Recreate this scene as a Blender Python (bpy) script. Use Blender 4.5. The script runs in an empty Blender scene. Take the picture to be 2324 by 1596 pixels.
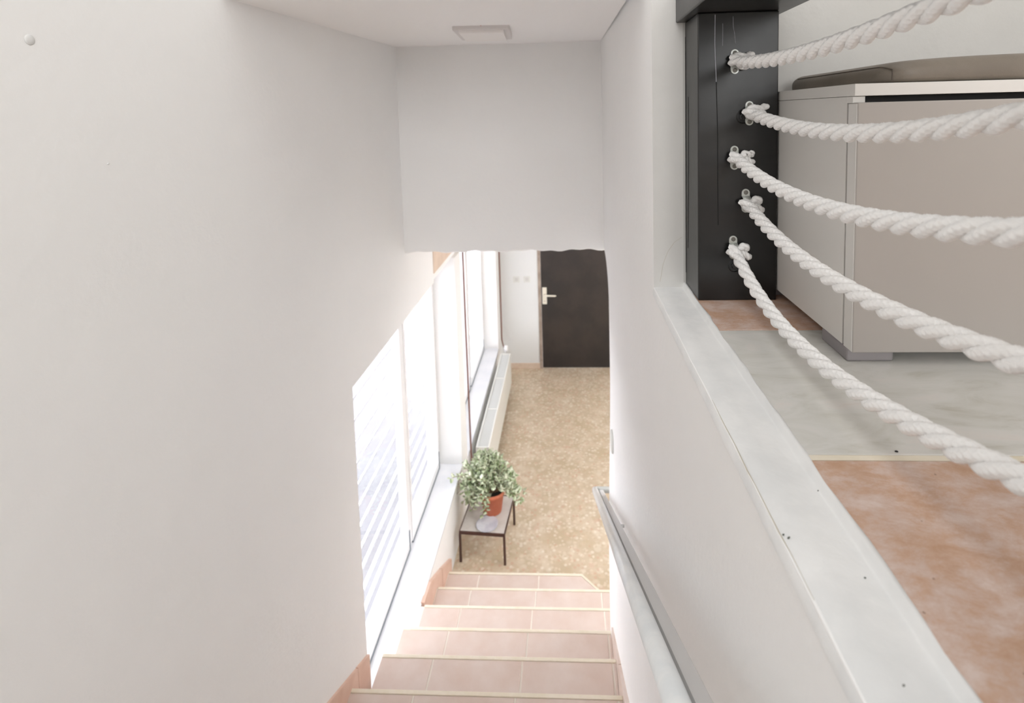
import bpy, bmesh, math, random
import numpy as np
from mathutils import Vector, Matrix
random.seed(4)
S = bpy.context.scene
COL = S.collection

# ------------------------------------------------------------------ camera
ZC = 3.367
cam_d = bpy.data.cameras.new('camera')
cam = bpy.data.objects.new('camera', cam_d)
COL.objects.link(cam)
F, PX, PY = 1176.785, 1231.25, 351.93
cam_d.sensor_width = 36
cam_d.lens = F / 2324 * 36
cam_d.shift_x = (1162 - PX) / 2324
cam_d.shift_y = (PY - 798) / 2324
cam_d.clip_start = .02
CAM_AXES = [[0.9987, -0.046322, 0.021276], [0.044485, 0.995806, 0.079941], [-0.02489, -0.078891, 0.996572]]
R3 = Matrix(CAM_AXES)            # columns right, forward, up
m = Matrix.Identity(4)
for i in range(3):
    m[i][0] = R3[i][0]; m[i][1] = R3[i][2]; m[i][2] = -R3[i][1]
m[2][3] = ZC
cam.matrix_world = m
cam_d.dof.use_dof = True
cam_d.dof.focus_distance = 1.0
cam_d.dof.aperture_fstop = 4.5
S.camera = cam
S.view_settings.view_transform = 'Standard'
S.view_settings.look = 'None'
S.view_settings.gamma = 1
S.view_settings.use_curve_mapping = False
S.view_settings.exposure = 0.56
S.cycles.max_bounces = 12
S.cycles.diffuse_bounces = 8
S.cycles.glossy_bounces = 4
S.cycles.sample_clamp_indirect = 6

# ------------------------------------------------------------------ world and lights
W = bpy.data.worlds.new('overcast_sky'); S.world = W
W.use_nodes = True
bg = W.node_tree.nodes['Background']
bg.inputs[0].default_value = (.96, .965, 1, 1)
bg.inputs[1].default_value = 8.3

def area(name, loc, target, sx, sy, power, col=(1, 1, 1)):
    d = bpy.data.lights.new(name, 'AREA'); d.shape = 'RECTANGLE'
    d.size = sx; d.size_y = sy; d.energy = power; d.color = col
    o = bpy.data.objects.new(name, d); COL.objects.link(o)
    o.location = loc
    o.rotation_euler = (Vector(target) - Vector(loc)).to_track_quat('-Z', 'Y').to_euler()
    return o
area('skylight', (-.1, .1, 5.45), (-.1, .1, 0), 1.5, 2.6, 14, (.96, .985, 1))
area('upper_back_fill', (.7, -3.3, 4.4), (.3, 1.2, 3.3), 3.0, 1.8, 54, (.965, .985, 1))  # added fill lamp behind the camera, brightens header and walls; no window modelled
area('hall_side_fill', (2.35, 4.8, 1.6), (-.9, 4.9, .4), 2.4, 1.5, 24, (1, 1, .99))  # unseen fill lamp added to brighten the hall from the right

# ------------------------------------------------------------------ materials
def mat(name, col, rough=.6, metal=0., bump=0., bscale=60., mix=None, mscale=5., spec=.5, trans=0., detail=4, ramp=(.4, .6), bdist=.004, coords='Object'):
    mt = bpy.data.materials.new(name); mt.use_nodes = True
    nt = mt.node_tree; b = nt.nodes['Principled BSDF']
    b.inputs['Base Color'].default_value = (*col, 1)
    b.inputs['Roughness'].default_value = rough
    b.inputs['Metallic'].default_value = metal
    b.inputs['Specular IOR Level'].default_value = spec
    if trans: b.inputs['Transmission Weight'].default_value = trans
    tc = nt.nodes.new('ShaderNodeTexCoord')
    geo = nt.nodes.new('ShaderNodeNewGeometry')
    src = geo.outputs['Position'] if coords == 'World' else tc.outputs['Object']
    if mix:
        n = nt.nodes.new('ShaderNodeTexNoise'); n.inputs['Scale'].default_value = mscale
        n.inputs['Detail'].default_value = detail; n.inputs['Roughness'].default_value = .6
        nt.links.new(src, n.inputs['Vector'])
        r = nt.nodes.new('ShaderNodeValToRGB')
        r.color_ramp.elements[0].position = ramp[0]; r.color_ramp.elements[1].position = ramp[1]
        r.color_ramp.elements[0].color = (*col, 1); r.color_ramp.elements[1].color = (*mix, 1)
        nt.links.new(n.outputs['Fac'], r.inputs[0]); nt.links.new(r.outputs[0], b.inputs['Base Color'])
    if bump:
        n2 = nt.nodes.new('ShaderNodeTexNoise'); n2.inputs['Scale'].default_value = bscale
        n2.inputs['Detail'].default_value = 5
        nt.links.new(src, n2.inputs['Vector'])
        bp = nt.nodes.new('ShaderNodeBump'); bp.inputs['Strength'].default_value = bump
        bp.inputs['Distance'].default_value = bdist
        nt.links.new(n2.outputs['Fac'], bp.inputs['Height']); nt.links.new(bp.outputs[0], b.inputs['Normal'])
    return mt

PL = mat('white_plaster', (.865, .862, .856), .85, bump=.25, bscale=45, mix=(.88, .877, .87), mscale=1.5, coords='World', spec=.2)
PL_SHADE = mat('shaded_white_plaster', (.66, .65, .63), .85, bump=.3, bscale=45, mix=(.70, .69, .67), mscale=3, coords='World', spec=.2)  # darker copy of the plaster: dimmer light on the pillar face put into colour
PL2 = mat('rough_white_paint', (.72, .725, .725), .6, bump=.5, bscale=30, mix=(.79, .79, .785), mscale=9, coords='World', spec=.35)
CEIL = mat('ceiling_plaster', (.90, .89, .885), .9, bump=.15, bscale=40, coords='World', spec=.2)
TANP = mat('tan_paint', (.66, .53, .43), .8, bump=.2, bscale=60, mix=(.72, .58, .47), mscale=6, coords='World')
WHITE = mat('white_frame_paint', (.86, .86, .87), .35)
SILL = mat('white_sill_stone', (.86, .87, .90), .25, mix=(.80, .82, .86), mscale=4, coords='World')
GASK = mat('grey_gasket', (.20, .23, .26), .5)
SLAT = mat('white_slat', (.56, .565, .60), .6)
TAPE = mat('slat_cord_tape', (.66, .67, .74), .8)
BLACK = mat('black_wood_paint', (.007, .007, .007), .28, bump=.08, bscale=25, mix=(.011, .010, .010), mscale=8, coords='World')
DOORM = mat('dark_brown_door', (.022, .019, .018), .38, mix=(.034, .027, .024), mscale=3)
FRAMEM = mat('brown_door_frame', (.28, .22, .18), .5, mix=(.38, .31, .26), mscale=12)
LAM = mat('white_laminate', (.70, .68, .65), .35, spec=.4)
LAMF = mat('greige_laminate', (.40, .37, .345), .32, spec=.4)
GAPM = mat('dark_recess', (.02, .018, .018), .7)
FOOT = mat('brushed_grey_metal', (.34, .32, .33), .42, metal=.55)
CUSH = mat('taupe_leatherette', (.165, .138, .11), .48, bump=.25, bscale=350, mix=(.19, .16, .128), mscale=12, bdist=.001)
SEAM = mat('dark_seam_thread', (.10, .08, .065), .7)
ROPE = mat('white_nylon_rope', (.88, .87, .86), .42, spec=.5)
ZINC = mat('zinc_metal', (.62, .64, .62), .38, metal=.55, mix=(.52, .54, .50), mscale=60)
SCREW = mat('dull_screw', (.20, .19, .17), .5, metal=.6)
RAILM = mat('grey_painted_rail', (.68, .70, .71), .28, mix=(.74, .75, .75), mscale=14, spec=.6)
RAILD = mat('grey_rail_groove', (.36, .35, .34), .5)
RAD = mat('cream_radiator', (.78, .78, .74), .35)
GRILL = mat('radiator_grille_grey', (.70, .71, .69), .5)
PIPE = mat('brown_pipe', (.22, .10, .075), .4)
BASE = mat('tan_baseboard', (.62, .50, .40), .5, mix=(.68, .56, .46), mscale=10)
POT = mat('terracotta_pot', (.58, .16, .08), .5, mix=(.64, .21, .12), mscale=9)
SOIL = mat('dark_soil', (.03, .025, .02), .9, bump=.6, bscale=90)
LEAF = mat('succulent_leaf', (.31, .42, .19), .35, mix=(.84, .87, .70), mscale=28, ramp=(.38, .62), spec=.6, coords='World')
LEAF_SHADE = mat('succulent_leaf_shaded', (.13, .22, .12), .4, mix=(.20, .31, .18), mscale=9)  # darker copy of the leaf colour, standing in for shade on low trailing stems
STEM = mat('leaf_stem', (.26, .17, .10), .7)
TABTOP = mat('pale_grey_tabletop', (.52, .48, .44), .35, mix=(.60, .57, .53), mscale=8)
TABMET = mat('dark_brown_metal', (.075, .035, .028), .4)
GLASSP = mat('grey_glass', (.50, .51, .57), .15, mix=(.62, .63, .67), mscale=14)
LAMP = mat('lamp_plastic', (.70, .67, .66), .5)
LAMPD = mat('lamp_diffuser', (.86, .83, .81), .4)
REDM = mat('red_spot', (.45, .12, .07), .4)
PLASTIC = mat('switch_plastic', (.68, .69, .66), .4)
HANDLE = mat('cream_handle', (.74, .70, .60), .3)
GROUT = mat('pale_grout', (.80, .75, .67), .9)
NOSE = mat('sand_nosing', (.74, .67, .53), .6, mix=(.78, .71, .59), mscale=20)
TILES = mat('pink_terracotta_tile', (.61, .485, .415), .42, bump=.05, bscale=90, mix=(.66, .56, .50), mscale=6, coords='World', ramp=(.35, .68))
SKIRT = mat('terracotta_skirting', (.66, .43, .33), .45, mix=(.74, .53, .43), mscale=8, coords='World', ramp=(.35, .7))

def tile_mat():
    mt = mat('terracotta_floor_tile', (.50, .27, .17), .5, bump=.08, bscale=120)
    nt = mt.node_tree; b = nt.nodes['Principled BSDF']
    geo = nt.nodes.new('ShaderNodeNewGeometry')
    mp = nt.nodes.new('ShaderNodeMapping'); mp.inputs['Scale'].default_value = (1, 1.6, 1); mp.inputs['Rotation'].default_value = (0, 0, .5)
    nt.links.new(geo.outputs['Position'], mp.inputs[0])
    n1 = nt.nodes.new('ShaderNodeTexNoise'); n1.inputs['Scale'].default_value = 13; n1.inputs['Detail'].default_value = 9; n1.inputs['Roughness'].default_value = .78
    n1.inputs['Distortion'].default_value = .2
    nt.links.new(mp.outputs[0], n1.inputs['Vector'])
    r = nt.nodes.new('ShaderNodeValToRGB'); e = r.color_ramp.elements
    e[0].position = .38; e[0].color = (.50, .31, .205, 1)
    e[1].position = .47; e[1].color = (.55, .365, .27, 1)
    x = e.new(.54); x.color = (.59, .44, .37, 1)
    x = e.new(.64); x.color = (.66, .54, .49, 1)
    nt.links.new(n1.outputs['Fac'], r.inputs[0])
    v = nt.nodes.new('ShaderNodeTexVoronoi'); v.inputs['Scale'].default_value = 34
    nt.links.new(geo.outputs['Position'], v.inputs['Vector'])
    lt = nt.nodes.new('ShaderNodeMath'); lt.operation = 'LESS_THAN'; lt.inputs[1].default_value = .045
    nt.links.new(v.outputs['Distance'], lt.inputs[0])
    mx = nt.nodes.new('ShaderNodeMixRGB'); mx.inputs[2].default_value = (.33, .22, .16, 1)
    nt.links.new(lt.outputs[0], mx.inputs[0]); nt.links.new(r.outputs[0], mx.inputs[1])
    nt.links.new(mx.outputs[0], b.inputs['Base Color'])
    return mt
FLT = tile_mat()

def marble_mat():
    mt = mat('worn_pale_marble', (.6, .6, .55), .3, bump=.03, bscale=50)
    nt = mt.node_tree; b = nt.nodes['Principled BSDF']
    geo = nt.nodes.new('ShaderNodeNewGeometry')
    mp = nt.nodes.new('ShaderNodeMapping'); mp.inputs['Rotation'].default_value = (0, 0, .7); mp.inputs['Scale'].default_value = (1, 2.6, 1)
    nt.links.new(geo.outputs['Position'], mp.inputs[0])
    n1 = nt.nodes.new('ShaderNodeTexNoise'); n1.inputs['Scale'].default_value = 7; n1.inputs['Detail'].default_value = 10; n1.inputs['Roughness'].default_value = .65
    n1.inputs['Distortion'].default_value = .9
    nt.links.new(mp.outputs[0], n1.inputs['Vector'])
    r = nt.nodes.new('ShaderNodeValToRGB'); e = r.color_ramp.elements
    e[0].position = .26; e[0].color = (.46, .44, .38, 1)
    e[1].position = .42; e[1].color = (.59, .58, .54, 1)
    x = e.new(.54); x.color = (.64, .63, .60, 1)
    x = e.new(.66); x.color = (.67, .64, .61, 1)
    x = e.new(.8); x.color = (.62, .55, .49, 1)
    nt.links.new(n1.outputs['Fac'], r.inputs[0])
    nt.links.new(r.outputs[0], b.inputs['Base Color'])
    return mt
MARB = marble_mat()

def terrazzo():
    mt = mat('terrazzo', (.6, .5, .4), .3)
    nt = mt.node_tree; b = nt.nodes['Principled BSDF']
    geo = nt.nodes.new('ShaderNodeNewGeometry')
    base = nt.nodes.new('ShaderNodeTexNoise'); base.inputs['Scale'].default_value = 5; base.inputs['Detail'].default_value = 3
    nt.links.new(geo.outputs['Position'], base.inputs['Vector'])
    rb = nt.nodes.new('ShaderNodeValToRGB'); e = rb.color_ramp.elements
    e[0].position = .35; e[0].color = (.50, .40, .27, 1); e[1].position = .65; e[1].color = (.62, .51, .38, 1)
    nt.links.new(base.outputs['Fac'], rb.inputs[0])
    cur = rb.outputs[0]
    for sc, th, cols, seed in ((16, .34, [(.62, .50, .36), (.66, .56, .43), (.52, .40, .28), (.70, .62, .50), (.60, .42, .31)], 0),
                               (34, .33, [(.70, .60, .47), (.52, .41, .27), (.78, .72, .62), (.56, .34, .24), (.64, .53, .40)], 3)):
        mp = nt.nodes.new('ShaderNodeMapping'); mp.inputs['Location'].default_value = (seed, seed * 2, 0)
        nt.links.new(geo.outputs['Position'], mp.inputs[0])
        v = nt.nodes.new('ShaderNodeTexVoronoi'); v.inputs['Scale'].default_value = sc
        nt.links.new(mp.outputs[0], v.inputs['Vector'])
        sep = nt.nodes.new('ShaderNodeSeparateColor'); nt.links.new(v.outputs['Color'], sep.inputs[0])
        r = nt.nodes.new('ShaderNodeValToRGB'); r.color_ramp.interpolation = 'CONSTANT'
        ee = r.color_ramp.elements
        ee[0].position = 0; ee[0].color = (*cols[0], 1); ee[1].position = .25; ee[1].color = (*cols[1], 1)
        for q, c in zip((.5, .72, .92), cols[2:]):
            x = ee.new(q); x.color = (*c, 1)
        nt.links.new(sep.outputs[0], r.inputs[0])
        mth = nt.nodes.new('ShaderNodeMapRange'); mth.inputs['From Min'].default_value = th; mth.inputs['From Max'].default_value = th + .22
        mth.inputs['To Min'].default_value = .55; mth.inputs['To Max'].default_value = 0
        nt.links.new(v.outputs['Distance'], mth.inputs['Value'])
        mx = nt.nodes.new('ShaderNodeMixRGB')
        nt.links.new(mth.outputs[0], mx.inputs[0]); nt.links.new(cur, mx.inputs[1]); nt.links.new(r.outputs[0], mx.inputs[2])
        cur = mx.outputs[0]
    nt.links.new(cur, b.inputs['Base Color'])
    return mt
TERR = terrazzo()

gm = bpy.data.materials.new('window_glass'); gm.use_nodes = True
nt = gm.node_tree; nt.nodes.clear()
o_ = nt.nodes.new('ShaderNodeOutputMaterial'); tr = nt.nodes.new('ShaderNodeBsdfTransparent'); gl = nt.nodes.new('ShaderNodeBsdfGlossy')
gl.inputs['Roughness'].default_value = .02; mx = nt.nodes.new('ShaderNodeMixShader'); mx.inputs[0].default_value = .07
nt.links.new(tr.outputs[0], mx.inputs[1]); nt.links.new(gl.outputs[0], mx.inputs[2]); nt.links.new(mx.outputs[0], o_.inputs[0])
GLASS = gm

# ------------------------------------------------------------------ builders
def obj(name, bm, m, parent=None, smooth=False):
    me = bpy.data.meshes.new(name)
    bmesh.ops.recalc_face_normals(bm, faces=bm.faces)
    if smooth:
        for f in bm.faces: f.smooth = True
    bm.to_mesh(me); bm.free()
    me.materials.append(m)
    o = bpy.data.objects.new(name, me); COL.objects.link(o)
    if parent: o.parent = parent; o.matrix_parent_inverse = parent.matrix_basis.inverted()
    return o
def empty(name, loc=(0, 0, 0)):
    o = bpy.data.objects.new(name, None); COL.objects.link(o); o.location = loc
    o.empty_display_size = .1
    return o
def tag(o, label, cat, group=None):
    o['label'] = label; o['category'] = cat
    if group: o['group'] = group
    return o
def struct(o, label=None):
    o['kind'] = 'structure'
    if label: o['label'] = label
    return o
def box(bm, x0, x1, y0, y1, z0, z1, bev=0., seg=2):
    b2 = bmesh.new()
    r = bmesh.ops.create_cube(b2, size=1)
    for v in b2.verts:
        v.co = Vector((x0 + (v.co.x + .5) * (x1 - x0), y0 + (v.co.y + .5) * (y1 - y0), z0 + (v.co.z + .5) * (z1 - z0)))
    if bev: bmesh.ops.bevel(b2, geom=b2.edges[:], offset=bev, segments=seg, affect='EDGES', profile=.5)
    merge(bm, b2)
    return bm
def merge(bm, b2):
    me = bpy.data.meshes.new('tmp'); b2.to_mesh(me); b2.free(); bm.from_mesh(me); bpy.data.meshes.remove(me)
def B(*a, **k):
    return box(bmesh.new(), *a, **k)
def tube(bm, pts, r, n=12, caps=True):
    pts = [Vector(p) for p in pts]; rings = []
    up = None
    for i, p in enumerate(pts):
        t = (pts[min(i + 1, len(pts) - 1)] - pts[max(i - 1, 0)]).normalized()
        if up is None:
            up = t.orthogonal().normalized()
        else:
            up = (up - t * up.dot(t)).normalized()
        s = t.cross(up); rr = r[i] if isinstance(r, (list, tuple)) else r
        rings.append([bm.verts.new(p + (up * math.cos(a) + s * math.sin(a)) * rr) for a in [2 * math.pi * j / n for j in range(n)]])
    for a, b in zip(rings, rings[1:]):
        for j in range(n): bm.faces.new((a[j], a[(j + 1) % n], b[(j + 1) % n], b[j]))
    if caps:
        bm.faces.new(rings[0][::-1]); bm.faces.new(rings[-1])
    return bm
def prism(bm, poly, axis, a, b):
    """extrude a 2-D outline along an axis"""
    def P(u, v, w):
        return {0: (w, u, v), 1: (u, w, v), 2: (u, v, w)}[axis]
    A = [bm.verts.new(P(u, v, a)) for u, v in poly]; C = [bm.verts.new(P(u, v, b)) for u, v in poly]
    n = len(poly)
    bm.faces.new(A); bm.faces.new(C[::-1])
    for i in range(n): bm.faces.new((A[i], C[i], C[(i + 1) % n], A[(i + 1) % n]))
    return bm
def lathe(bm, prof, c, n=32):
    rings = []
    for r, z in prof:
        rings.append([bm.verts.new((c[0] + r * math.cos(2 * math.pi * j / n), c[1] + r * math.sin(2 * math.pi * j / n), c[2] + z)) for j in range(n)])
    for a, b in zip(rings, rings[1:]):
        for j in range(n): bm.faces.new((a[j], a[(j + 1) % n], b[(j + 1) % n], b[j]))
    bm.faces.new(rings[0][::-1]); bm.faces.new(rings[-1])
    return bm
def blob(bm, c, rx, ry, rz, rot=None, sub=3):
    b2 = bmesh.new(); bmesh.ops.create_icosphere(b2, subdivisions=sub, radius=1)
    M_ = Matrix.Translation(c) @ (rot.to_4x4() if rot else Matrix.Identity(4)) @ Matrix.Diagonal((rx, ry, rz, 1))
    bmesh.ops.transform(b2, matrix=M_, verts=b2.verts); merge(bm, b2); return bm

ZF = 2.920          # upper floor level
ZL = 2.908          # ledge level
XL = -.942          # left stair wall
XI = -.913          # hall window wall
XG = -1.10          # window plane
YD = 6.632          # end wall of the hall
YW = 1.331          # wall behind the bench
ZCL = 3.748         # stairwell ceiling

# ------------------------------------------------------------------ structure
bm = bmesh.new()
box(bm, -1.2, XL, -3.5, 2.106, 0, 5.5)
box(bm, -1.2, XL, 2.106, 3.49, 2.214, 3.9)
box(bm, -1.2, XL, 3.49, YD, 2.24, 2.75)
box(bm, -1.2, XI, 2.106, 4.02, 0, .495)
box(bm, -1.2, XI, 4.02, 4.235, 0, 2.24)
box(bm, -1.2, XI, 4.235, 6.31, 0, .41)
box(bm, -1.2, XI, 6.31, YD, 0, 2.24)
wl = struct(obj('wall_left', bm, PL))
obj('paint_panel', B(XL, XL + .006, 3.49, 6.3, 2.28, 2.75), TANP, wl)
b = bmesh.new(); tube(b, [(XL, .887, 3.52), (XL + .0015, .887, 3.52), (XL + .0016, .887, 3.52)], [.0095, .008, .002], 20); obj('filler_patch', b, mat('filler_grey', (.72, .72, .71), .8), wl, True)
b = bmesh.new(); blob(b, (XL + .001, 1.02, 3.287), .0015, .003, .002); obj('filler_patch', b, PL2, wl, True)

# right stair wall: slightly out of plumb, rounded upper corner of the opening
def wx(y, z):
    t = min(max((y - YW) / 1.56, 0), 1.2); u = min(max((1.9 - z) / .8, 0), 1)
    return .2198 - .019 * t - .019 * u
def wall_strip(bm, st, nz):
    Lr, Rr = [], []
    for y, z0, z1 in st:
        Lr.append([bm.verts.new((wx(y, z0 + (z1 - z0) * k / nz), y, z0 + (z1 - z0) * k / nz)) for k in range(nz + 1)])
        Rr.append([bm.verts.new((.2966, y, z0 + (z1 - z0) * k / nz)) for k in range(nz + 1)])
    for i in range(len(st) - 1):
        for k in range(nz):
            bm.faces.new((Lr[i][k], Lr[i][k + 1], Lr[i + 1][k + 1], Lr[i + 1][k]))
            bm.faces.new((Rr[i][k], Rr[i + 1][k], Rr[i + 1][k + 1], Rr[i][k + 1]))
        bm.faces.new((Lr[i][nz], Rr[i][nz], Rr[i + 1][nz], Lr[i + 1][nz]))
        bm.faces.new((Lr[i][0], Lr[i + 1][0], Rr[i + 1][0], Rr[i][0]))
    for e in (0, len(st) - 1):
        for k in range(nz): bm.faces.new((Lr[e][k], Rr[e][k], Rr[e][k + 1], Lr[e][k + 1]))
YE = 2.64
bm = bmesh.new()
wall_strip(bm, [(y, 0, ZL) for y in (-3.5, -1, 0, .4, .8, 1.1, YW)], 14)
arc = [(YE + .27 * (1 - math.cos(a)), 2.36 + .24 * math.sin(a)) for a in [math.pi / 2 * i / 8 for i in range(1, 9)]]
wall_strip(bm, [(y, 0, 3.9) for y in (YW, 1.7, 2.1, 2.4, YE)], 18)
wall_strip(bm, [(YE, 2.30, 3.9)] + [(y, z, 3.9) for y, z in arc if y < 2.93], 8)
wr = struct(obj('wall_right', bm, PL))
wr.data.materials.append(PL_SHADE)
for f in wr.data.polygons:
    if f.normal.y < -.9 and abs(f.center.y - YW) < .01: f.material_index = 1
# painted ledge along the top of the wall, with a rough edge against the tiles
bm = bmesh.new()
NB = 90
rows = []
for i in range(NB + 1):
    y = -1.2 + (YW + 1.2) * i / NB
    j = lambda a, s: a * (math.sin(y * 31 + s) * .5 + math.sin(y * 83 + s * 2) * .3 + random.uniform(-.3, .3))
    xe = .2966
    rows.append([bm.verts.new(p) for p in ((.2178 + j(.0007, 1), y, ZL - .02), (.2192 + j(.0008, 1), y, ZL - .003 + j(.0008, 3)), (.2225 + j(.0012, 1), y, ZL + .0006), (.255, y, ZL + .0018 + j(.0005, 2)),
            (xe - .006 + j(.0008, 4), y, ZL + .0012), (xe - .0022 + j(.0008, 4), y, ZL + .003), (xe - .0008, y, ZF + .0004), (xe + .0022, y, ZF + .0012), (xe + .0050 + j(.0030, 5), y, ZF + .0012), (xe + .0065 + j(.0034, 6), y, ZF - .01))])
for a, c in zip(rows, rows[1:]):
    for k in range(9): bm.faces.new((a[k], a[k + 1], c[k + 1], c[k]))
struct(obj('trim_1', bm, PL2, None, True))

FLK = mat('dark_paint_fleck', (.10, .11, .09), .8)
for x, y, a in ((.224, .534, .0018), (.228, .530, .0026), (.281, .483, .0013), (.257, .387, .0016), (.292, .60, .0014)):
    b = bmesh.new(); blob(b, (x, y, ZL + .0018), a, .0010, .0006, Matrix.Rotation(.6, 3, 'Z'), 1); obj('paint_fleck', b, FLK, wr)
HC = mat('beige_hairline_crack', (.50, .46, .38), .8)
b = bmesh.new(); tube(b, [(.2225, .80, ZL + .0006), (.2215, .734, ZL + .0004), (.2222, .688, ZL + .0006), (.2210, .635, ZL + .0004), (.2218, .612, ZL + .0005), (.2214, .539, ZL + .0004), (.2225, .509, ZL + .0006), (.2220, .46, ZL + .0004)], [.0002, .0006, .0005, .0008, .0004, .0007, .0004, .0002], 6); obj('crack', b, HC, wr)
b = bmesh.new(); tube(b, [(.293, YW, 3.042), (.273, YW, 3.028), (.256, YW, 3.003), (.244, YW, 2.97), (.236, YW, 2.924)], .0004, 6); obj('crack', b, HC, wr)

# header across the stairwell, slightly wavy lower edge
bm = bmesh.new(); N = 60; A = []
for i in range(N + 1):
    x = XL - .01 + (.30 - XL) * i / N
    zb = 2.592 + .004 * math.sin(x * 21) + .003 * math.sin(x * 57 + 1) + .003 * x
    A.append([bm.verts.new(p) for p in ((x, 2.894, 3.9), (x, 2.894, zb + .006), (x, 2.898, zb), (x, 3.08, zb), (x, 3.08, 3.9))])
for a, c in zip(A, A[1:]):
    for k in range(4): bm.faces.new((a[k], a[k + 1], c[k + 1], c[k]))
struct(obj('wall_header', bm, PL))
bm = bmesh.new()
prism(bm, [(1.42, 3.712), (2.95, 3.762), (3.1, 3.95), (1.42, 3.95)], 0, XL - .05, .2)
struct(obj('ceiling', bm, CEIL))
# wall above the low stairwell ceiling and wall behind the bench
bm = bmesh.new()
box(bm, XL - .05, .2, 1.42, 1.6, 3.9, 5.5)
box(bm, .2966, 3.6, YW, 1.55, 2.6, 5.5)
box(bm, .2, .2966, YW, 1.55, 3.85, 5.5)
struct(obj('wall_back', bm, mat('shaded_back_wall', (.53, .52, .50), .85, bump=.3, bscale=45, mix=(.56, .55, .53), mscale=3, coords='World', spec=.2)))  # wall colour lowered in place of weaker light behind the bench
bm = bmesh.new(); box(bm, -1.2, 3.6, -3.7, -3.5, 0, 5.5)
struct(obj('wall_front', bm, PL))
bm = bmesh.new(); box(bm, 3.5, 3.7, -3.5, YW, 2.7, 5.5)
struct(obj('wall_side', bm, PL))
struct(obj('ceiling', B(-1.2, 3.7, -3.7, 1.6, 5.5, 5.6), CEIL))
# hall: ceiling, end wall, side walls
struct(obj('ceiling', B(-1.2, 2.6, 3.08, YD + .1, 2.75, 2.85), CEIL))
bm = bmesh.new()
box(bm, -1.2, -.41, YD, YD + .15, 0, 2.75); box(bm, -.41, .63, YD, YD + .15, 2.06, 2.75); box(bm, .63, 2.6, YD, YD + .15, 0, 2.75)
we = struct(obj('wall_end', bm, mat('white_wall_paint', (.73, .745, .745), .8, bump=.1, bscale=50, coords='World')))
bm = bmesh.new(); box(bm, 2.5, 2.65, 2.5, YD, 0, 2.75)
box(bm, .2966, 2.5, 2.5, 2.64, 0, 2.75)
struct(obj('wall_hall', bm, PL))
struct(obj('baseboard_end', B(-.90, -.41, YD - .012, YD, 0, .075, bev=.003), BASE))
struct(obj('floor', B(-1.2, 2.6, -3.5, YD + .1, -.1, 0), TERR))
struct(obj('ground_outside', B(-16, -1.2, -8, 22, -.5, -.3), mat('grey_paving', (.086, .086, .095), .9, bump=.3, bscale=20, mix=(.096, .096, .104), mscale=3, coords='World')))

# upper floor with tiles
uf = struct(obj('floor', B(.2966, 3.5, -3.5, YW, ZF - .25, ZF - .006), GROUT))
ys = [1.421, 1.036, .651, .266, -.119, -.504, -.889]
for j in range(6):
    y1, y0 = ys[j], ys[j + 1]
    if j == 0: y1 = YW
    for i in range(6):
        x0 = .2966 + .385 * i; x1 = x0 + .385
        if j == 1: x0 = .2966 + .77 * i; x1 = x0 + .77
        if j == 1 and i > 2: break
        g = .002 if j != 1 else .001
        ny = y1 - (.011 if j == 2 else g)
        obj('tile', B(x0 + (.002 if i == 0 else g), x1 - g, y0 + (.0015 if j != 1 else .001), ny, ZF - .008, ZF, bev=.0008, seg=1), MARB if j == 1 else FLT, uf)
obj('joint_strip', B(.2966, 2.6, .641, .651, ZF - .008, ZF - .0004), NOSE, uf)
b = bmesh.new(); blob(b, (.418, .6575, ZF + .0005), .0022, .0016, .0012); obj('dirt_speck', b, GAPM, uf, True)

# staircase
RUN, RISE, Y0 = .2895, .17, 3.3666
st = struct(empty('staircase', (0, Y0, 0)), 'white plastered stair with pink terracotta treads and sand coloured nosings')
XT0 = -.887
for k in range(0, 17):
    yf = Y0 - RUN * k; yb = Y0 - RUN * (k + 1); z = RISE * (k + 1)
    xr = .178 if k >= 3 else .2966
    xr = .195 if k == 2 else xr
    if k == 0:
        poly = [(XI, yf - .004), (.042, yf - .004), (.157, yf - .12), (.2966, yb), (XI, yb)]
        body = obj('step', prism(bmesh.new(), [(XI, yf - .004), (.042, yf - .004), (.158, 3.246), (.158, yb - .02), (XI, yb - .02)], 2, 0, z - .0035), GROUT, st)
    else:
        body = obj('step', B(XI if k < 3 else (XL if k > 4 else XI), xr, yb - .02, yf - .004, z - RISE if k else 0, z - .0035), GROUT, st)
    if k > 7: 
        obj('tread', B(XL, xr, yb, yf, z - .012, z, bev=.002), TILES, body); continue
    js = [XT0, -.6687, -.2535, .1615, .2966]
    js = [XT0 if k < 3 else XI if k < 5 else XL] + js[1:]
    off = (-.012 * (k - 3))
    for a, c in zip(js, js[1:]):
        if a >= xr: continue
        c = min(c, xr)
        a2 = a + (0 if a == js[0] else .004); c2 = c - (.004 if c < xr else 0)
        if k == 0 and a > .1: continue
        if k == 0 and c > .1:
            obj('tile', prism(bmesh.new(), [(a2, yf - .016), (.036, yf - .016), (.15, 3.243), (.15, yb), (a2, yb)], 2, z - .012, z), TILES, body); continue
        obj('tile', B(a2, c2, yb + .001, yf - .014, z - .012, z, bev=.0015, seg=1), TILES, body)
        obj('tile', B(a2, c2, yf - .004, yf + .004, z - RISE + .002, z - .014), TILES, body)
    nb = bmesh.new()
    if k == 0:
        prism(nb, [(XT0, yf + .004), (.045, yf + .004), (.164, 3.245), (.155, 3.236), (.040, yf - .013), (XT0, yf - .013)], 2, z - .012, z + .002)
    else:
        box(nb, js[0], xr, yf - .013, yf + .003, z - .012, z + .002, bev=.002, seg=2)
    obj('nosing', nb, NOSE, body)
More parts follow.
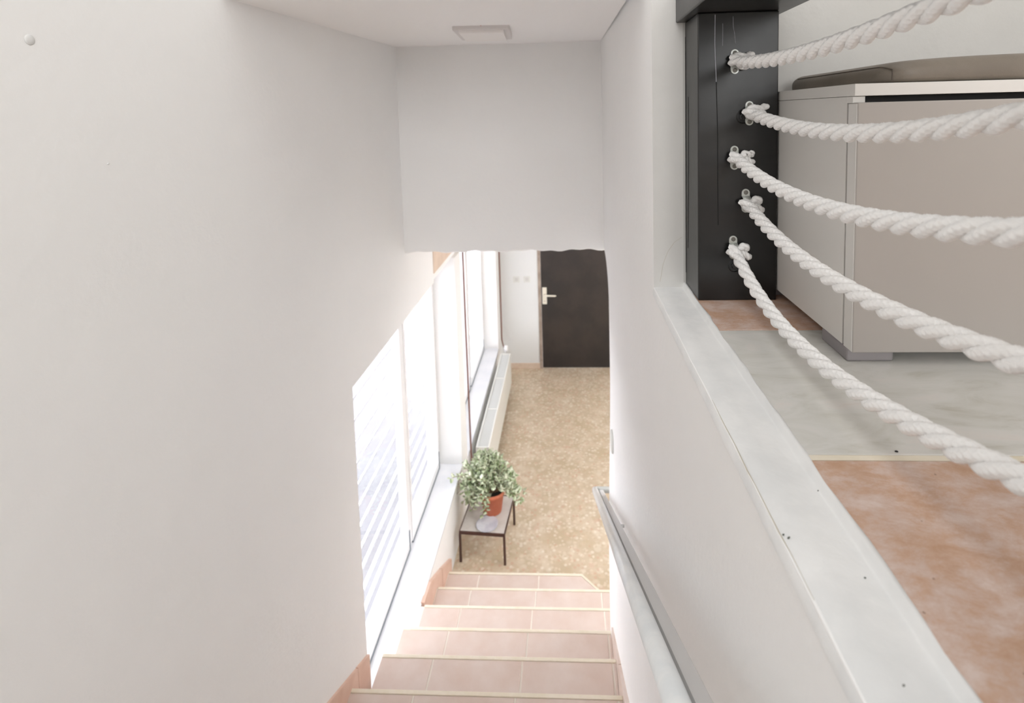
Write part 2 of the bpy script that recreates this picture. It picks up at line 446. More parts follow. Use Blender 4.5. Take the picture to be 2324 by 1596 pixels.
# sloping skirting on the near left wall
def nz(y): return RISE + (Y0 - y) / RUN * RISE
sk = struct(empty('skirting_left', (XL, 2.1, .8)), 'terracotta tile skirting sloping down the near wall')
ends = [2.106, 1.985, 1.60, 1.20, .80, .4, 0]
for a, c in zip(ends, ends[1:]):
    obj('tile', prism(bmesh.new(), [(a - .0015, nz(a) + .058), (c + .0015, nz(c) + .058), (c + .0015, nz(c) - .35), (a - .0015, nz(a) - .35)], 0, XL - .002, XL + .011), SKIRT, sk)
obj('grout', prism(bmesh.new(), [(2.10, nz(2.1) + .054), (0, nz(0) + .054), (0, nz(0) - .3), (2.10, nz(2.10) - .3)], 0, XL - .002, XL + .007), GROUT, sk)
# skirting beside the lowest steps, under the window
sk = struct(empty('skirting_window', (XI, 3.3, .3)), 'terracotta tile skirting beside the lowest steps')
obj('tile', prism(bmesh.new(), [(2.80, .515), (2.95, .50), (3.21, .345), (3.21, .10), (2.80, .30)], 0, XI - .002, XI + .02), SKIRT, sk)
obj('tile', prism(bmesh.new(), [(3.214, .343), (3.475, .175), (3.475, 0), (3.214, 0)], 0, XI - .002, XI + .02), SKIRT, sk)
# skirting on the right wall
sk = struct(empty('skirting_right', (.19, 2.3, .8)), 'pink tile skirting along the right stair wall')
ends = [2.47, 2.1, 1.72, 1.34, .96, .5]
for a, c in zip(ends, ends[1:]):
    obj('tile', prism(bmesh.new(), [(a - .0015, nz(a) + .04), (c + .0015, nz(c) + .04), (c + .0015, nz(c) - .3), (a - .0015, nz(a) - .3)], 0, wx(2, nz(a)) - .014, wx(2, nz(a)) + .01), TILES, sk)

# ------------------------------------------------------------------ windows
def window(n, y0, y1, z0, z1, mull, sill_z):
    w = struct(empty('window_%d' % n, (XG, (y0 + y1) / 2, z0)), 'white framed window with bright slats outside')
    fr = bmesh.new(); t = .055
    box(fr, XG - .05, XG, y0, y0 + t, z0, z1); box(fr, XG - .05, XG, y1 - t, y1, z0, z1)
    box(fr, XG - .05, XG, y0 + t, y1 - t, z1 - t, z1); box(fr, XG - .05, XG, y0 + t, y1 - t, z0, z0 + .03)
    f = obj('frame', fr, WHITE, w)
    for ym in mull:
        mb = obj('mullion', B(XG - .048, XG + .008, ym - .03, ym + .03, z0 + .03, z1 - t, bev=.004), WHITE, w)
    e = [y0 + t] + [q for ym in mull for q in (ym - .03, ym + .03)] + [y1 - t]
    for a, c in zip(e[::2], e[1::2]):
        s = bmesh.new(); q = .028
        box(s, XG - .03, XG + .012, a, a + q, z0 + .03, z1 - t); box(s, XG - .03, XG + .012, c - q, c, z0 + .03, z1 - t)
        box(s, XG - .03, XG + .012, a + q, c - q, z0 + .03, z0 + .09); box(s, XG - .03, XG + .012, a + q, c - q, z1 - t - q, z1 - t)
        sa = obj('sash', s, WHITE, w)
        obj('pane', B(XG - .012, XG - .008, a + q, c - q, z0 + .09, z1 - t - q), GLASS, sa)
        g = bmesh.new()
        box(g, XG + .004, XG + .016, a, c, z0 + .018, z0 + .03)
        box(g, XG + .006, XG + .0165, c - .010, c - .002, z0 + .018, z0 + .16)
        obj('gasket', g, GASK, sa)
    obj('sill', B(XG - .02, XI + .004, y0 - (.0), y1, sill_z - .02, sill_z, bev=.003), SILL, w)
    ya, yb = ((2.2, 4.93), (4.95, 8.1))[n - 1]
    lv = tag(empty('louvre_blind', (XG - .24, (ya + yb) / 2, z0)), ['white slatted outdoor blind seen through the window nearest the steps', 'white slatted outdoor blind seen through the far window above the radiator'][n - 1], 'blind')
    z = z0 - .5; me = None
    while z < z1 + .25:
        if me is None:
            s = bmesh.new(); box(s, -.049, .049, -(yb - ya) / 2, (yb - ya) / 2, -.004, .004, bev=.003)
            sl = obj('slat', s, SLAT, None); me = sl.data
        else:
            sl = bpy.data.objects.new('slat', me); COL.objects.link(sl)
        sl.parent = lv; sl.location = (0, 0, z - z0); sl.rotation_euler = (0, math.radians(-56), 0)
        z += .138
    for q in (-.3, .22):
        obj('ladder_tape', B(XG - .24 - .05, XG - .24 - .047, (y0 + y1) / 2 + q * (y1 - y0) + .50, (y0 + y1) / 2 + q * (y1 - y0) + .52, z0 - .5, z1 + .2), TAPE, lv)
window(1, 2.106, 4.02, .495, 2.24, [3.20], .51)
window(2, 4.235, 6.31, .41, 2.24, [5.35], .425)

# ------------------------------------------------------------------ door
dr = struct(empty('door_1', (.1, YD, 0)), 'dark brown flush door')
fr = bmesh.new()
box(fr, -.412, -.372, YD - .012, YD + .10, 0, 2.06, bev=.004); box(fr, .58, .62, YD - .012, YD + .1, 0, 2.06, bev=.004); box(fr, -.372, .58, YD - .012, YD + .1, 2.02, 2.06)
obj('door_frame', fr, FRAMEM, dr)
leaf = obj('door_leaf', B(-.370, .578, YD + .004, YD + .045, .006, 2.018, bev=.003), DOORM, dr)
obj('handle_plate', B(-.357, -.298, YD - .006, YD + .004, .875, 1.10, bev=.004), HANDLE, leaf)
hb = bmesh.new(); tube(hb, [(-.327, YD - .004, 1.005), (-.327, YD - .035, 1.005), (-.322, YD - .045, 1.005), (-.30, YD - .05, 1.004), (-.19, YD - .048, 1.0), (-.175, YD - .044, 1.0)], [.012, .012, .012, .012, .011, .006], 14)
obj('lever', hb, HANDLE, leaf, True)
kb = bmesh.new(); tube(kb, [(-.327, YD - .0065, .918), (-.327, YD - .0058, .918)], .006, 12); obj('keyhole', kb, SCREW, leaf)

for i, (x, lab) in enumerate(((-.692, 'faint grey wall switch nearer the window, on the white end wall'), (-.553, 'faint grey wall switch nearer the dark door, on the white end wall'))):
    s = tag(obj('wall_switch', B(x - .042, x + .042, YD - .009, YD, 1.212 - .042, 1.212 + .042, bev=.003), PLASTIC), lab, 'switch', 'switches on the end wall')
    obj('rocker', B(x - .02, x + .024, YD - .013, YD - .008, 1.212 - .024, 1.212 + .024, bev=.002), mat('switch_rocker%d' % i, (.60, .60, .58), .4), s)

# round plate on the right wall edge
b = bmesh.new(); tube(b, [(wx(2.5, 1.7) - .010, 2.50, 1.715), (wx(2.5, 1.7) - .007, 2.50, 1.715), (wx(2.5, 1.7) + .002, 2.50, 1.715)], [.046, .054, .056], 32)
pl = tag(obj('wall_plate', b, PLASTIC, None, True), 'round pale plate on the edge of the white stair wall above the handrail', 'plate')

# ceiling lamp
cl = tag(empty('ceiling_lamp', (-.35, 2.3, ZCL)), 'white square ceiling lamp, unlit, on the low stairwell ceiling', 'lamp')
cl.rotation_euler = (0, 0, .06)
def local(o):  # parts given in the lamp's own frame
    o.matrix_parent_inverse = Matrix.Identity(4); return o
local(obj('lamp_body', B(-.117, .117, -.145, .145, -.030, 0, bev=.004), LAMP, cl))
db = bmesh.new(); prism(db, [(-.092, -.13), (.092, -.13), (.092, .12), (-.092, .12)], 2, -.040, -.030); local(obj('diffuser', db, LAMPD, cl))
rb = bmesh.new(); tube(rb, [(.0, -.147, -.010), (.0, -.1445, -.010)], .004, 10); local(obj('indicator', rb, REDM, cl))

# ------------------------------------------------------------------ radiator
rd = tag(empty('radiator', (-.79, 5.2, .1)), 'long low cream panel radiator under the far window', 'radiator')
rx0, rx1, ry0, ry1, rz0, rz1 = -.853, -.733, 4.31, 6.10, .09, .46
pb = bmesh.new(); box(pb, rx1 - .014, rx1, ry0, ry1, rz0, rz1, bev=.004)
obj('front_panel', pb, RAD, rd)
obj('back_panel', B(rx0, rx0 + .014, ry0, ry1, rz0, rz1, bev=.004), RAD, rd)
for a in (ry0, ry1 - .012): obj('side_cover', B(rx0 + .014, rx1 - .014, a, a + .012, rz0 + .02, rz1 - .002), RAD, rd)
g = bmesh.new(); y = ry0 + .02
while y < ry1 - .02:
    box(g, rx0 + .018, rx1 - .018, y, y + .007, rz1 - .012, rz1 - .006); y += .014
box(g, rx0 + .014, rx1 - .014, ry0 + .012, ry1 - .012, rz1 - .03, rz1 - .018)
gg = obj('grille', g, GRILL, rd); 
for a in (4.9, 5.5): obj('grille_bar', B(rx0 + .014, rx1 - .014, a, a + .014, rz1 - .012, rz1 - .002), RAD, rd)
vb = bmesh.new(); lathe(vb, [(.014, -.05), (.016, -.02), (.024, -.015), (.026, .03), (.024, .055), (.015, .062)], (-.80, 6.19, .455), 20)
tag(obj('radiator_valve', vb, WHITE, None, True), 'white thermostat valve head at the far end of the cream radiator', 'valve')
pb = bmesh.new(); tube(pb, [(-.90, 6.56, 2.75), (-.90, 6.56, .44), (-.89, 6.53, .41), (-.87, 6.45, .405), (-.80, 6.24, .400), (-.80, 6.215, .400)], .009, 10)
tag(obj('heating_pipe', pb, PIPE, None, True), 'thin brown pipe down the far corner to the radiator valve', 'pipe')
pb = bmesh.new(); tube(pb, [(-.895, 4.262, 2.75), (-.895, 4.275, 1.6), (-.893, 4.30, .30), (-.893, 4.30, .12)], .0075, 10)
tag(obj('heating_pipe', pb, PIPE, None, True), 'thin brown pipe on the narrow pier between the two windows', 'pipe')

# ------------------------------------------------------------------ low plant table
TZ = .245
A_, B_, C_, D_ = (-.872, 3.636), (-.521, 3.612), (-.487, 4.008), (-.838, 4.032)
tb = tag(empty('plant_table', (-.68, 3.82, 0)), 'small low table with dark brown metal legs and pale grey top', 'table')
cx = sum(p[0] for p in (A_, B_, C_, D_)) / 4; cy = sum(p[1] for p in (A_, B_, C_, D_)) / 4
ins = lambda p, s: (cx + (p[0] - cx) * s, cy + (p[1] - cy) * s)
obj('tabletop', prism(bmesh.new(), [ins(p, .97) for p in (A_, B_, C_, D_)], 2, TZ - .012, TZ), TABTOP, tb)
fb = bmesh.new()
q4 = [A_, B_, C_, D_]
for i in range(4):
    a, c = q4[i], q4[(i + 1) % 4]; a2, c2 = ins(a, .955), ins(c, .955)
    prism(fb, [a, c, c2, a2], 2, TZ - .020, TZ + .002)
obj('table_frame', fb, TABMET, tb)
for p in q4:
    x, y = ins(p, .965)
    obj('leg', B(x - .0085, x + .0085, y - .0085, y + .0085, 0, TZ - .018, bev=.001), TABMET, tb)
b = bmesh.new()
lathe(b, [(.045, .0), (.078, .004), (.084, .007), (.084, .0085), (.076, .006), (.045, .003), (.002, .0025)], (-.668, 3.705, TZ + .0022), 40)
tag(obj('glass_plate', b, GLASSP, None, True), 'round grey glass plate lying on the low table in front of the pot', 'plate')

# potted succulent
PC = (-.645, 3.85, TZ + .0025)
pp = tag(empty('potted_succulent', PC), 'bushy green succulent in a terracotta pot on the low table', 'plant')
b = bmesh.new(); lathe(b, [(.068, 0), (.072, .004), (.094, .15), (.102, .152), (.105, .185), (.099, .187), (.096, .16), (.090, .15), (.02, .149)], PC, 40)
obj('pot', b, POT, pp, True)
b = bmesh.new(); lathe(b, [(.092, .150), (.091, .170), (.05, .176), (.01, .178)], PC, 30); obj('soil', b, SOIL, pp, True)
leafme = []
for vi in range(3):
    b = bmesh.new()
    L, Wd, T = (.040, .033, .030)[vi], (.034, .029, .025)[vi], .004
    nseg = 7; rows = []
    for i in range(nseg + 1):
        t = i / nseg; w = Wd / 2 * math.sin(math.pi * min(1, t ** .75 * .93 + .05)) ** .8
        zc = .012 * t * t * (1, -1, .6)[vi]
        rows.append([b.verts.new(p) for p in ((t * L, -w, zc + .002), (t * L, 0, zc + T / 2 * math.sin(math.pi * (t * .9 + .05))), (t * L, w, zc + .002), (t * L, 0, zc - T / 2))])
    for r0, r1 in zip(rows, rows[1:]):
        for k in range(4): b.faces.new((r0[k], r0[(k + 1) % 4], r1[(k + 1) % 4], r1[k]))
    b.faces.new(rows[0]); b.faces.new(rows[-1][::-1])
    bmesh.ops.recalc_face_normals(b, faces=b.faces)
    for f in b.faces: f.smooth = True
    me = bpy.data.meshes.new('leaf'); b.to_mesh(me); b.free(); me.materials.append(LEAF); leafme.append(me)
stems = bmesh.new(); leaves = []
rnd = random.Random(11)
def grow(p0, p1, sag, dens, dark=False):
    p0, p1 = Vector(p0), Vector(p1); n = 9
    mid = (p0 + p1) / 2 + Vector((0, 0, sag))
    pts = [p0 * (1 - t) ** 2 + mid * 2 * t * (1 - t) + p1 * t * t for t in [i / n for i in range(n + 1)]]
    tube(stems, pts, [.0032 - .0018 * i / n for i in range(n + 1)], 5)
    for k in range(dens):
        t = .34 + .66 * (k + .5) / dens; i = min(int(t * n), n - 1); p = pts[i].lerp(pts[i + 1], t * n - i)
        d = (pts[i + 1] - pts[i]).normalized()
        a = k * 2.4 + rnd.uniform(-.4, .4)
        o = d.orthogonal().normalized(); s = d.cross(o)
        out = (o * math.cos(a) + s * math.sin(a) + d * .55 + Vector((0, 0, .25))).normalized()
        if p.x < -.872 and p.z < .525: continue
        leaves.append((p, out, rnd.uniform(.75, 1.15), dark))
base = Vector(PC) + Vector((0, 0, .165))
for i in range(120):
    u = rnd.uniform(-1, 1); a = rnd.uniform(0, 2 * math.pi)
    el = rnd.uniform(-.02, 1.45)
    rr = rnd.uniform(.72, 1.0)
    tip = base + Vector((math.cos(a) * math.cos(el) * .265 * rr - .025, math.sin(a) * math.cos(el) * .20 * rr, math.sin(el) * .275 * rr + .04))
    grow(base + Vector((math.cos(a) * .04, math.sin(a) * .04, 0)), tip, .05, 11)
for dx, dy, dz in ((.245, -.02, -.085), (.21, -.05, -.07), (.27, .0, -.03), (-.06, -.14, -.125), (-.03, -.13, -.10), (-.26, -.08, .03), (-.31, -.08, .15), (.17, .02, -.03), (-.22, -.10, -.04), (-.12, -.16, -.02)):
    grow(base + Vector((dx * .2, dy * .3, .01)), base + Vector((dx, dy, dz)), .13, 15)
for dx, dy, dz in ((-.20, .02, -.10), (-.17, .05, -.12), (-.19, -.02, -.09), (-.16, -.03, -.15)):  # trailing stems whose shade is painted into the leaf colour
    grow(base + Vector((dx * .3, dy * .3, .01)), base + Vector((dx, dy, dz)), .10, 14, True)
obj('stem', stems, STEM, pp)
camp = Vector((0, 0, ZC))
leaves.sort(key=lambda l: (l[0] - camp).length)
rest = bmesh.new(); shademe = [m_.copy() for m_ in leafme]
for m_ in shademe: m_.materials[0] = LEAF_SHADE
for i, (p, out, sc, dark) in enumerate(leaves):
    q = out.to_track_quat('X', 'Z'); M4 = Matrix.LocRotScale(p, q, (sc, sc, sc))
    if i < 290:
        o = bpy.data.objects.new('leaf', (shademe if dark else leafme)[i % 3]); COL.objects.link(o)
        o.parent = pp; o.matrix_parent_inverse = pp.matrix_basis.inverted(); o.matrix_basis = M4
        o.parent = pp; o.matrix_parent_inverse = Matrix.Translation(PC).inverted()
    else:
        b2 = bmesh.new(); b2.from_mesh(leafme[i % 3]); bmesh.ops.transform(b2, matrix=M4, verts=b2.verts); merge(rest, b2)
fo = obj('foliage', rest, LEAF, pp, True); fo['kind'] = 'stuff'

# ------------------------------------------------------------------ handrail
hr = tag(empty('handrail', (.14, 1.7, 1.9)), 'grey painted metal handrail running down the right stair wall', 'handrail')
p0, p1 = Vector((.142, .10, 2.935)), Vector((.138, 2.86, 1.180))
d = (p1 - p0).normalized(); side = Vector((1, 0, 0)); nrm = side.cross(d).normalized()
if nrm.z < 0: nrm = -nrm
def railpart(prof):
    b = bmesh.new(); rings = []
    for P in (p0, p1):
        rings.append([b.verts.new(P + side * u + nrm * v_) for u, v_ in prof])
    n = len(prof)
    b.faces.new(rings[0]); b.faces.new(rings[1][::-1])
    for j in range(n): b.faces.new((rings[0][j], rings[1][j], rings[1][(j + 1) % n], rings[0][(j + 1) % n]))
    return b
circ = [(-.0145 + .0175 * math.cos(a), .0175 * math.sin(a)) for a in [2 * math.pi * i / 24 for i in range(24)]]
o = obj('rail_tube', railpart(circ), RAILM, hr, True)
obj('rail_flange', railpart([(.001, -.010), (.001, -.004), (.007, -.004), (.009, .002), (.031, .002), (.033, 0), (.033, -.014), (.031, -.016), (.003, -.016)]), mat('rail_flange_grey', (.55, .54, .53), .4, spec=.5), hr)
eb = bmesh.new(); e0 = p1 + side * -.0145
tube(eb, [e0 - d * .01, e0 + d * .004 + side * .002, e0 + d * .010 + side * .012, e0 + d * .012 + side * .05, e0 + d * .012 + side * .13, e0 + d * .012 + side * .15 + Vector((0, -.03, 0)), Vector((.274, 2.62, e0.z))], .0172, 18)
obj('end_return', eb, mat('grey_green_rail', (.42, .43, .41), .35, spec=.5), hr, True)
for t in (.02, .70):
    P = p0.lerp(p1, t); bb = bmesh.new()
    tube(bb, [P + Vector((.012, 0, -.014)), P + Vector((.02, 0, -.04)), P + Vector((.05, 0, -.05)), (wx(P.y, P.z) + .005, P.y, P.z - .05)], .006, 10)
    obj('bracket', bb, RAILM, hr, True)

# ------------------------------------------------------------------ posts, top rail
def post(name, x0, x1, y0, y1, label):
    t = tag(obj(name, B(x0, x1, y0, y1, ZF, 3.585, bev=.0025), BLACK), label, 'post')
    return t
ps = post('stair_post', .302, .482, 1.204, YW, 'square black painted wooden post holding the rope ends')
crackm = mat('pale_scratch', (.55, .55, .62), .4); crackd = mat('dark_crack', (.004, .004, .004), .8)
def hair(name, pts, m_, r=.0005):
    b = bmesh.new(); tube(b, [(x, 1.2038, z) for x, z in pts], r, 6); obj(name, b, m_, ps)
hair('scratch', [(.3405, 3.580), (.3402, 3.552), (.3400, 3.515), (.3410, 3.480), (.3425, 3.452), (.3432, 3.43)], crackm, .0006)
hair('crack', [(.3432, 3.43), (.3440, 3.395), (.3455, 3.35), (.3465, 3.30), (.3468, 3.20), (.348, 3.10)], crackd, .0010)
hair('scratch', [(.3575, 3.56), (.3575, 3.535), (.357, 3.51)], crackm, .0003)
hair('scratch', [(.380, 3.575), (.3805, 3.553), (.384, 3.535), (.386, 3.515)], crackm, .0003)
b = bmesh.new(); tube(b, [(.3018, 1.325, z) for z in (3.55, 3.45, 3.3, 3.2, 3.05, 2.95)], .0009, 6); obj('crack', b, crackd, ps)
b = bmesh.new(); tube(b, [(.3018, 1.300 + .004 * math.sin(z * 9), z) for z in (3.40, 3.3, 3.2, 3.1, 3.02)], .0007, 6); obj('crack', b, crackd, ps)
for x, z in ((.403, 3.349), (.386, 3.003)):
    b = bmesh.new(); bmesh.ops.create_cone(b, cap_ends=False, segments=32, radius1=.0155, radius2=.0135, depth=.0025, matrix=Matrix.Translation((x, 1.2030, z)) @ Matrix.Rotation(math.pi / 2, 4, 'X'))
    tube(b, [(x, 1.206, z), (x, 1.2015, z), (x, 1.2005, z)], [.008, .008, .006], 6); obj('bolt_head', b, BLACK, ps)
post('stair_post', .302, .482, .08, .24, 'black wooden post at the near end of the rope railing')
rl = tag(obj('top_rail', B(.279, .505, -.5, YW, 3.585, 3.66, bev=.003), BLACK), 'thick black wooden rail resting on top of the square post', 'rail')

# ------------------------------------------------------------------ ropes
RR = [(.385, [(1.001, 3.457), (.901, 3.455), (.79, 3.456), (.694, 3.458), (.604, 3.464), (.539, 3.469)], (.386, 3.474)),
      (.415, [(1.076, 3.341), (.935, 3.33), (.804, 3.328), (.707, 3.33), (.617, 3.337), (.549, 3.347), (.49, 3.354)], (.419, 3.357)),
      (.385, [(1.123, 3.239), (.995, 3.224), (.864, 3.217), (.742, 3.222), (.712, 3.219), (.607, 3.229), (.529, 3.242), (.45, 3.257)], (.386, 3.256)),
      (.405, [(1.054, 3.118), (.904, 3.106), (.791, 3.104), (.704, 3.107), (.634, 3.109), (.576, 3.113), (.529, 3.122), (.488, 3.131), (.467, 3.136)], (.412, 3.150)),
      (.382, [(1.164, 3.013), (1.081, 2.995), (.99, 2.982), (.913, 2.976), (.848, 2.975), (.741, 2.984), (.658, 2.988), (.592, 3.0), (.538, 3.016), (.493, 3.03), (.464, 3.04), (.435, 3.047)], (.384, 3.041))]
ORD = ['topmost', 'second from the top', 'middle', 'fourth from the top', 'lowest']
def strand(cl_, phase, a, r0, pitch, hand=1, n=20):
    """cl_ : dense centreline (N,3) numpy; returns a bmesh of one twisted, braided strand"""
    d = np.gradient(cl_, axis=0); seg = np.linalg.norm(d, axis=1); s = np.concatenate([[0], np.cumsum((seg[1:] + seg[:-1]) / 2)])
    t = d / seg[:, None]
    ref = np.array([1., 0, 0]); u = ref - t * (t @ ref)[:, None]; u /= np.linalg.norm(u, axis=1)[:, None]; w = np.cross(t, u)
    ang = hand * 2 * np.pi * s / pitch + phase
    c = cl_ + a * (np.cos(ang)[:, None] * u + np.sin(ang)[:, None] * w)
    d2 = np.gradient(c, axis=0); t2 = d2 / np.linalg.norm(d2, axis=1)[:, None]
    u2 = u - t2 * np.sum(u * t2, axis=1)[:, None]; u2 /= np.linalg.norm(u2, axis=1)[:, None]; w2 = np.cross(t2, u2)
    th = np.arange(n) * 2 * np.pi / n
    k1 = 2 * np.pi / .0078
    rad = r0 * (1 + .15 * np.maximum(np.cos(4 * th[None, :] + k1 * s[:, None]), np.cos(4 * th[None, :] - k1 * s[:, None])))
    V = c[:, None, :] + rad[:, :, None] * (np.cos(th)[None, :, None] * u2[:, None, :] + np.sin(th)[None, :, None] * w2[:, None, :])
    N_ = len(cl_); idx = np.arange(N_ * n).reshape(N_, n)
    f = np.stack([idx[:-1], np.roll(idx[:-1], -1, 1), np.roll(idx[1:], -1, 1), idx[1:]], -1).reshape(-1, 4)
    return V.reshape(-1, 3), f
def meshobj(name, V, Fc, m_, parent):
    me = bpy.data.meshes.new(name); me.from_pydata(V.tolist(), [], Fc.tolist()); me.materials.append(m_)
    me.polygons.foreach_set('use_smooth', [True] * len(me.polygons)); me.update()
    o = bpy.data.objects.new(name, me); COL.objects.link(o); o.parent = parent; o.matrix_parent_inverse = parent.matrix_basis.inverted()
    return o
def dense(pts, step=.0016):
    P = np.array(pts, float)
    # Catmull-Rom
    out = []
    Q = np.vstack([2 * P[0] - P[1], P, 2 * P[-1] - P[-2]])
    for i in range(1, len(Q) - 2):
        n = max(3, int(np.linalg.norm(Q[i + 1] - Q[i]) / step))
        t = np.arange(n)[:, None] / n
        out.append(.5 * ((2 * Q[i]) + (-Q[i - 1] + Q[i + 1]) * t + (2 * Q[i - 1] - 5 * Q[i] + 4 * Q[i + 1] - Q[i + 2]) * t ** 2 + (-Q[i - 1] + 3 * Q[i] - 3 * Q[i + 1] + Q[i + 2]) * t ** 3))
    out.append(P[-1:]); return np.vstack(out)
for i, (X, pts, (hx, hz)) in enumerate(RR):
    rp = tag(empty('rope', (hx, 1.19, hz)), '%s white twisted rope of the railing, tied to the black post' % ORD[i] if i != 2 else 'middle of the five white twisted ropes tied to the black post', 'rope', 'rope railing')
    Y = np.array([p[0] for p in pts]); Z = np.array([p[1] for p in pts])
    co = np.polyfit(np.append(Y, [1.176] * 2), np.append(Z, [hz - .004] * 2), 2 if i < 3 else 3) if False else np.polyfit(np.append(Y, [1.18] * 3), np.append(Z, [hz - .003] * 3), 3)
    q2 = np.polyfit(Y[-5:], Z[-5:], 2)
    yy = np.arange(1.172, Y[-1] - .02, -.03)
    path = [(hx - .010, 1.1965, hz + .002), (hx - .006, 1.186, hz + .001)] + [(X + (hx - X) * math.exp(-(1.18 - y) * 8), y, float(np.polyval(co, y))) for y in yy]
    zl = path[-1][2]; yl = path[-1][1]
    sl = float((np.polyval(co, yl) - np.polyval(co, yl + .06)) / .06)
    for q in (.25, .5, .75, 1): 
        dy = (yl - .245) * q
        path.append((X, yl - dy, zl + min(max(sl, .05), .25) * dy))
    cl_ = dense(path)
    for ph in range(3):
        V, Fc = strand(cl_, ph * 2 * np.pi / 3 + i, .0068, .0064, .112, hand=-1, n=24)
        meshobj('strand', V, Fc, ROPE, rp)
    # knot beside the clip: loops of the unlaid rope ends
    r3 = random.Random(i + 5)
    kn = [[(-.010, .000), (-.012, .004), (-.004, .011), (.010, .012), (.020, .009), (.024, .013), (.030, .014)], [(.004, -.010), (.014, -.012), (.022, -.006), (.020, .002), (.012, .004)]]
    if i in (2, 3, 4):
        kn = [[(.008, .004), (.014, .010), (.022, .010), (.028, .006), (.034, .010)], [(.010, -.004), (.018, -.003), (.026, -.010), (.033, -.009)]]
        if i > 2: kn = [[(.006, .004), (.014, .012), (.023, .011), (.022, .003)], [(.008, -.002), (.016, -.006), (.024, -.012), (.029, -.015)]]
    allV, allF, off = [], [], 0
    for kk in kn:
        kp = [(hx + u + .002, 1.193 - .006 * math.sin(j * 1.1), hz + v_) for j, (u, v_) in enumerate(kk)]
        kc = dense(kp, .0012)
        for ph in range(2):
            V, Fc = strand(kc, ph * np.pi, .0028, .0048, .030, n=14)
            allV.append(V); allF.append(Fc + off); off += len(V)
    kb_ = meshobj('knot', np.vstack(allV), np.vstack(allF), ROPE, rp)
    eb = bmesh.new()
    for kk in kn:
        u, v_ = kk[-1]; blob(eb, (hx + u + .002, 1.193 - .006 * math.sin((len(kk) - 1) * 1.1), hz + v_), .0068, .006, .0064)
        blob(eb, (hx + kk[1][0] + .003, 1.193, hz + kk[1][1]), .0075, .006, .0072)
    obj('rope_end', eb, ROPE, rp, True)
    # saddle clip
    cp = tag(empty('rope_clip', (hx - .002, 1.204, hz)), ['zinc saddle clip screwed to the post at the topmost rope', 'zinc saddle clip screwed to the post at the second rope down', 'zinc saddle clip screwed to the post at the middle rope', 'zinc saddle clip screwed to the post at the fourth rope down', 'zinc saddle clip screwed to the post at the lowest rope'][i], 'clip', 'rope clips on the post')
    dz = (.0, .0, .0, .006, .006)[i]; x = hx - .002
    for sgn in (1, -1):
        pbm = bmesh.new(); zc = hz + dz + sgn * .0185
        poly = [(x - .009, zc - sgn * .008), (x - .009, zc)] + [(x - .009 * math.cos(a), zc + sgn * .009 * math.sin(a)) for a in [math.pi * j / 10 for j in range(1, 10)]] + [(x + .009, zc), (x + .009, zc - sgn * .008)]
        prism(pbm, poly, 1, 1.2015, 1.2040); obj('ear', pbm, ZINC, cp)
        sb = bmesh.new(); tube(sb, [(x, 1.2025, zc + sgn * .001), (x, 1.2005, zc + sgn * .001), (x, 1.1998, zc + sgn * .001)], [.005, .005, .0035], 16); obj('screw', sb, SCREW, cp)
    ab = bmesh.new()
    arcp = [(hz + dz + .0115 * math.cos(a), 1.2035 - .014 * math.sin(a)) for a in [math.pi * j / 12 for j in range(13)]]
    ring = []
    for z_, y_ in arcp: ring.append([ab.verts.new((x + s_ * .009, y_, z_)) for s_ in (-1, 1)])
    arcp2 = [(hz + dz + .0095 * math.cos(a), 1.2035 - .012 * math.sin(a)) for a in [math.pi * j / 12 for j in range(13)]]
    ring2 = []
    for z_, y_ in arcp2: ring2.append([ab.verts.new((x + s_ * .009, y_, z_)) for s_ in (-1, 1)])
    for a, c, e, f in zip(ring, ring[1:], ring2, ring2[1:]):
        ab.faces.new((a[0], a[1], c[1], c[0])); ab.faces.new((e[0], f[0], f[1], e[1])); ab.faces.new((a[0], c[0], f[0], e[0])); ab.faces.new((a[1], e[1], f[1], c[1]))
    obj('bridge', ab, ZINC, cp, True)

# ------------------------------------------------------------------ shoe bench
bx0, bx1, by0, by1, bz0, bz1 = .4856, 1.70, .888, 1.329, 2.943, 3.4045
bn = tag(empty('shoe_bench', (1.0, 1.1, ZF)), 'low white laminate bench cabinet with greige front beside the post', 'bench')
obj('top_panel', B(bx0, bx1, by0 + .010, by1, bz1 - .0205, bz1, bev=.0006), LAM, bn)
obj('side_panel', B(bx0, bx0 + .018, by0 + .034, by1, bz0, bz1 - .0212, bev=.0005), LAM, bn)
obj('side_panel', B(bx1 - .018, bx1, by0 + .034, by1, bz0, bz1 - .0212), LAM, bn)
obj('bottom_panel', B(bx0 + .018, bx1 - .018, by0 + .034, by1, bz0, bz0 + .018), LAM, bn)
obj('recess', B(bx0 + .018, bx1 - .018, by0 + .04, by0 + .05, bz0 + .018, bz1 - .0212), GAPM, bn)
obj('front_strip', B(bx0, bx0 + .020, by0 + .016, by0 + .034, bz1 - .032, bz1 - .0212), LAM, bn)
mid = (bx0 + bx1) / 2
for a, c in ((bx0, mid - .0015), (mid + .0015, bx1)):
    obj('door', B(a, c, by0, by0 + .029, bz0 - .001, bz1 - .0315, bev=.0025, seg=3), LAMF, bn)
obj('edge_band', B(bx0 - .0008, bx0 + .0012, by0 + .0022, by0 + .0275, bz0 + .0005, bz1 - .0335), LAM, bn)
for x0 in (bx0 - .002, bx1 - .078):
    fb = bmesh.new(); box(fb, x0, x0 + .080, by0 + .013, by0 + .105, ZF, bz0 + .0012, bev=.004, seg=3); obj('foot', fb, FOOT, bn)
    obj('foot', B(x0 + .004, x0 + .08, by1 - .09, by1 - .01, ZF, bz0), FOOT, bn)

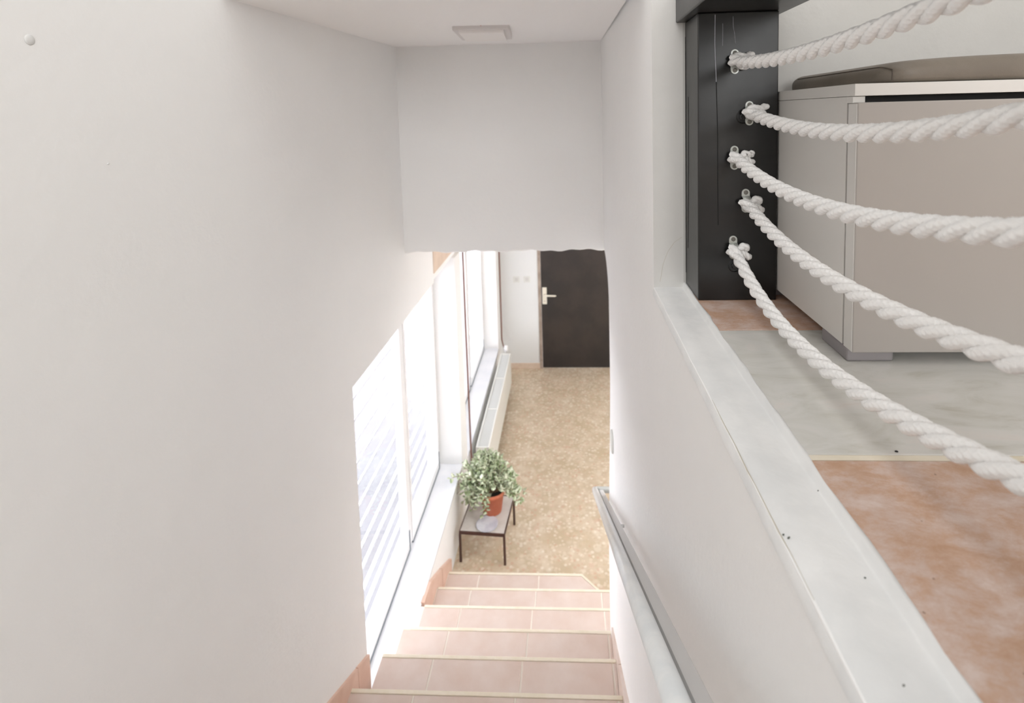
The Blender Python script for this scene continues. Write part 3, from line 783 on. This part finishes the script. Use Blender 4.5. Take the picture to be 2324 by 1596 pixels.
# cushion
cu0, cu1, cv0, cv1 = .545, 1.66, .905, 1.318
bm = bmesh.new()
b2 = bmesh.new(); bmesh.ops.create_cube(b2, size=1)
for v in b2.verts: v.co = Vector((cu0 + (v.co.x + .5) * (cu1 - cu0), cv0 + (v.co.y + .5) * (cv1 - cv0), bz1 + .001 + (v.co.z + .5) * .046))
ve = [e for e in b2.edges if abs(e.verts[0].co.z - e.verts[1].co.z) > .01]
bmesh.ops.bevel(b2, geom=ve, offset=.045, segments=6, affect='EDGES', profile=.5)
te = [e for e in b2.edges if len(e.link_faces) == 2 and abs(e.verts[0].co.z - e.verts[1].co.z) < .001 and any(abs(f.normal.z) > .9 for f in e.link_faces)]
te_top = [e for e in te if e.verts[0].co.z > bz1 + .03]; te_bot = [e for e in te if e.verts[0].co.z < bz1 + .03]
bmesh.ops.bevel(b2, geom=te_top, offset=.026, segments=7, affect='EDGES', profile=.5)
te_bot = [e for e in b2.edges if e.is_valid and len(e.link_faces) == 2 and max(v.co.z for v in e.verts) < bz1 + .0015 and any(abs(f.normal.z) > .9 for f in e.link_faces) and any(abs(f.normal.z) < .5 for f in e.link_faces)]
bmesh.ops.bevel(b2, geom=te_bot, offset=.008, segments=3, affect='EDGES', profile=.5)
for xc in (.07, .11, .16, .25, .4):
    bmesh.ops.bisect_plane(b2, geom=b2.verts[:] + b2.edges[:] + b2.faces[:], plane_co=(cu0 + xc, 0, 0), plane_no=(1, 0, 0))
def sq(x, z): return bz1 + (z - bz1) * (1 - .27 * math.exp(-max(x - cu0, 0) / .11) if z > bz1 + .006 else 1)
for v in b2.verts: v.co.z = sq(v.co.x, v.co.z)
merge(bm, b2)
cu = empty('seat_cushion', (1.1, 1.1, bz1)); tag(cu, 'long taupe leatherette cushion lying on the bench', 'cushion')
cu.rotation_euler = (0, 0, 0)
obj('pad', bm, CUSH, cu, True)
sb = bmesh.new()
zt = bz1 + .047
sp = [(cu0 + .0072, y_, zt - .0072) for y_ in (cv1 - .05, cv1 - .15, cv1 - .25, cv0 + .045)]
cc = (cu0 + .045, cv0 + .045)
for q in range(1, 6):
    a = math.pi + math.radians(9 * q); rr = .0378 + .0070 * (q / 5) ** 2; sp.append((cc[0] + rr * math.cos(a), cc[1] + rr * math.sin(a), zt - .0072 - .009 * (q / 5) ** 2))
a = math.radians(225)
for z_ in (zt - .024, zt - .034, zt - .042): sp.append((cc[0] + .0452 * math.cos(a), cc[1] + .0452 * math.sin(a), z_))
tube(sb, [(x_, y_, sq(x_, z_)) for x_, y_, z_ in sp], .0009, 6)
obj('seam', sb, SEAM, cu)
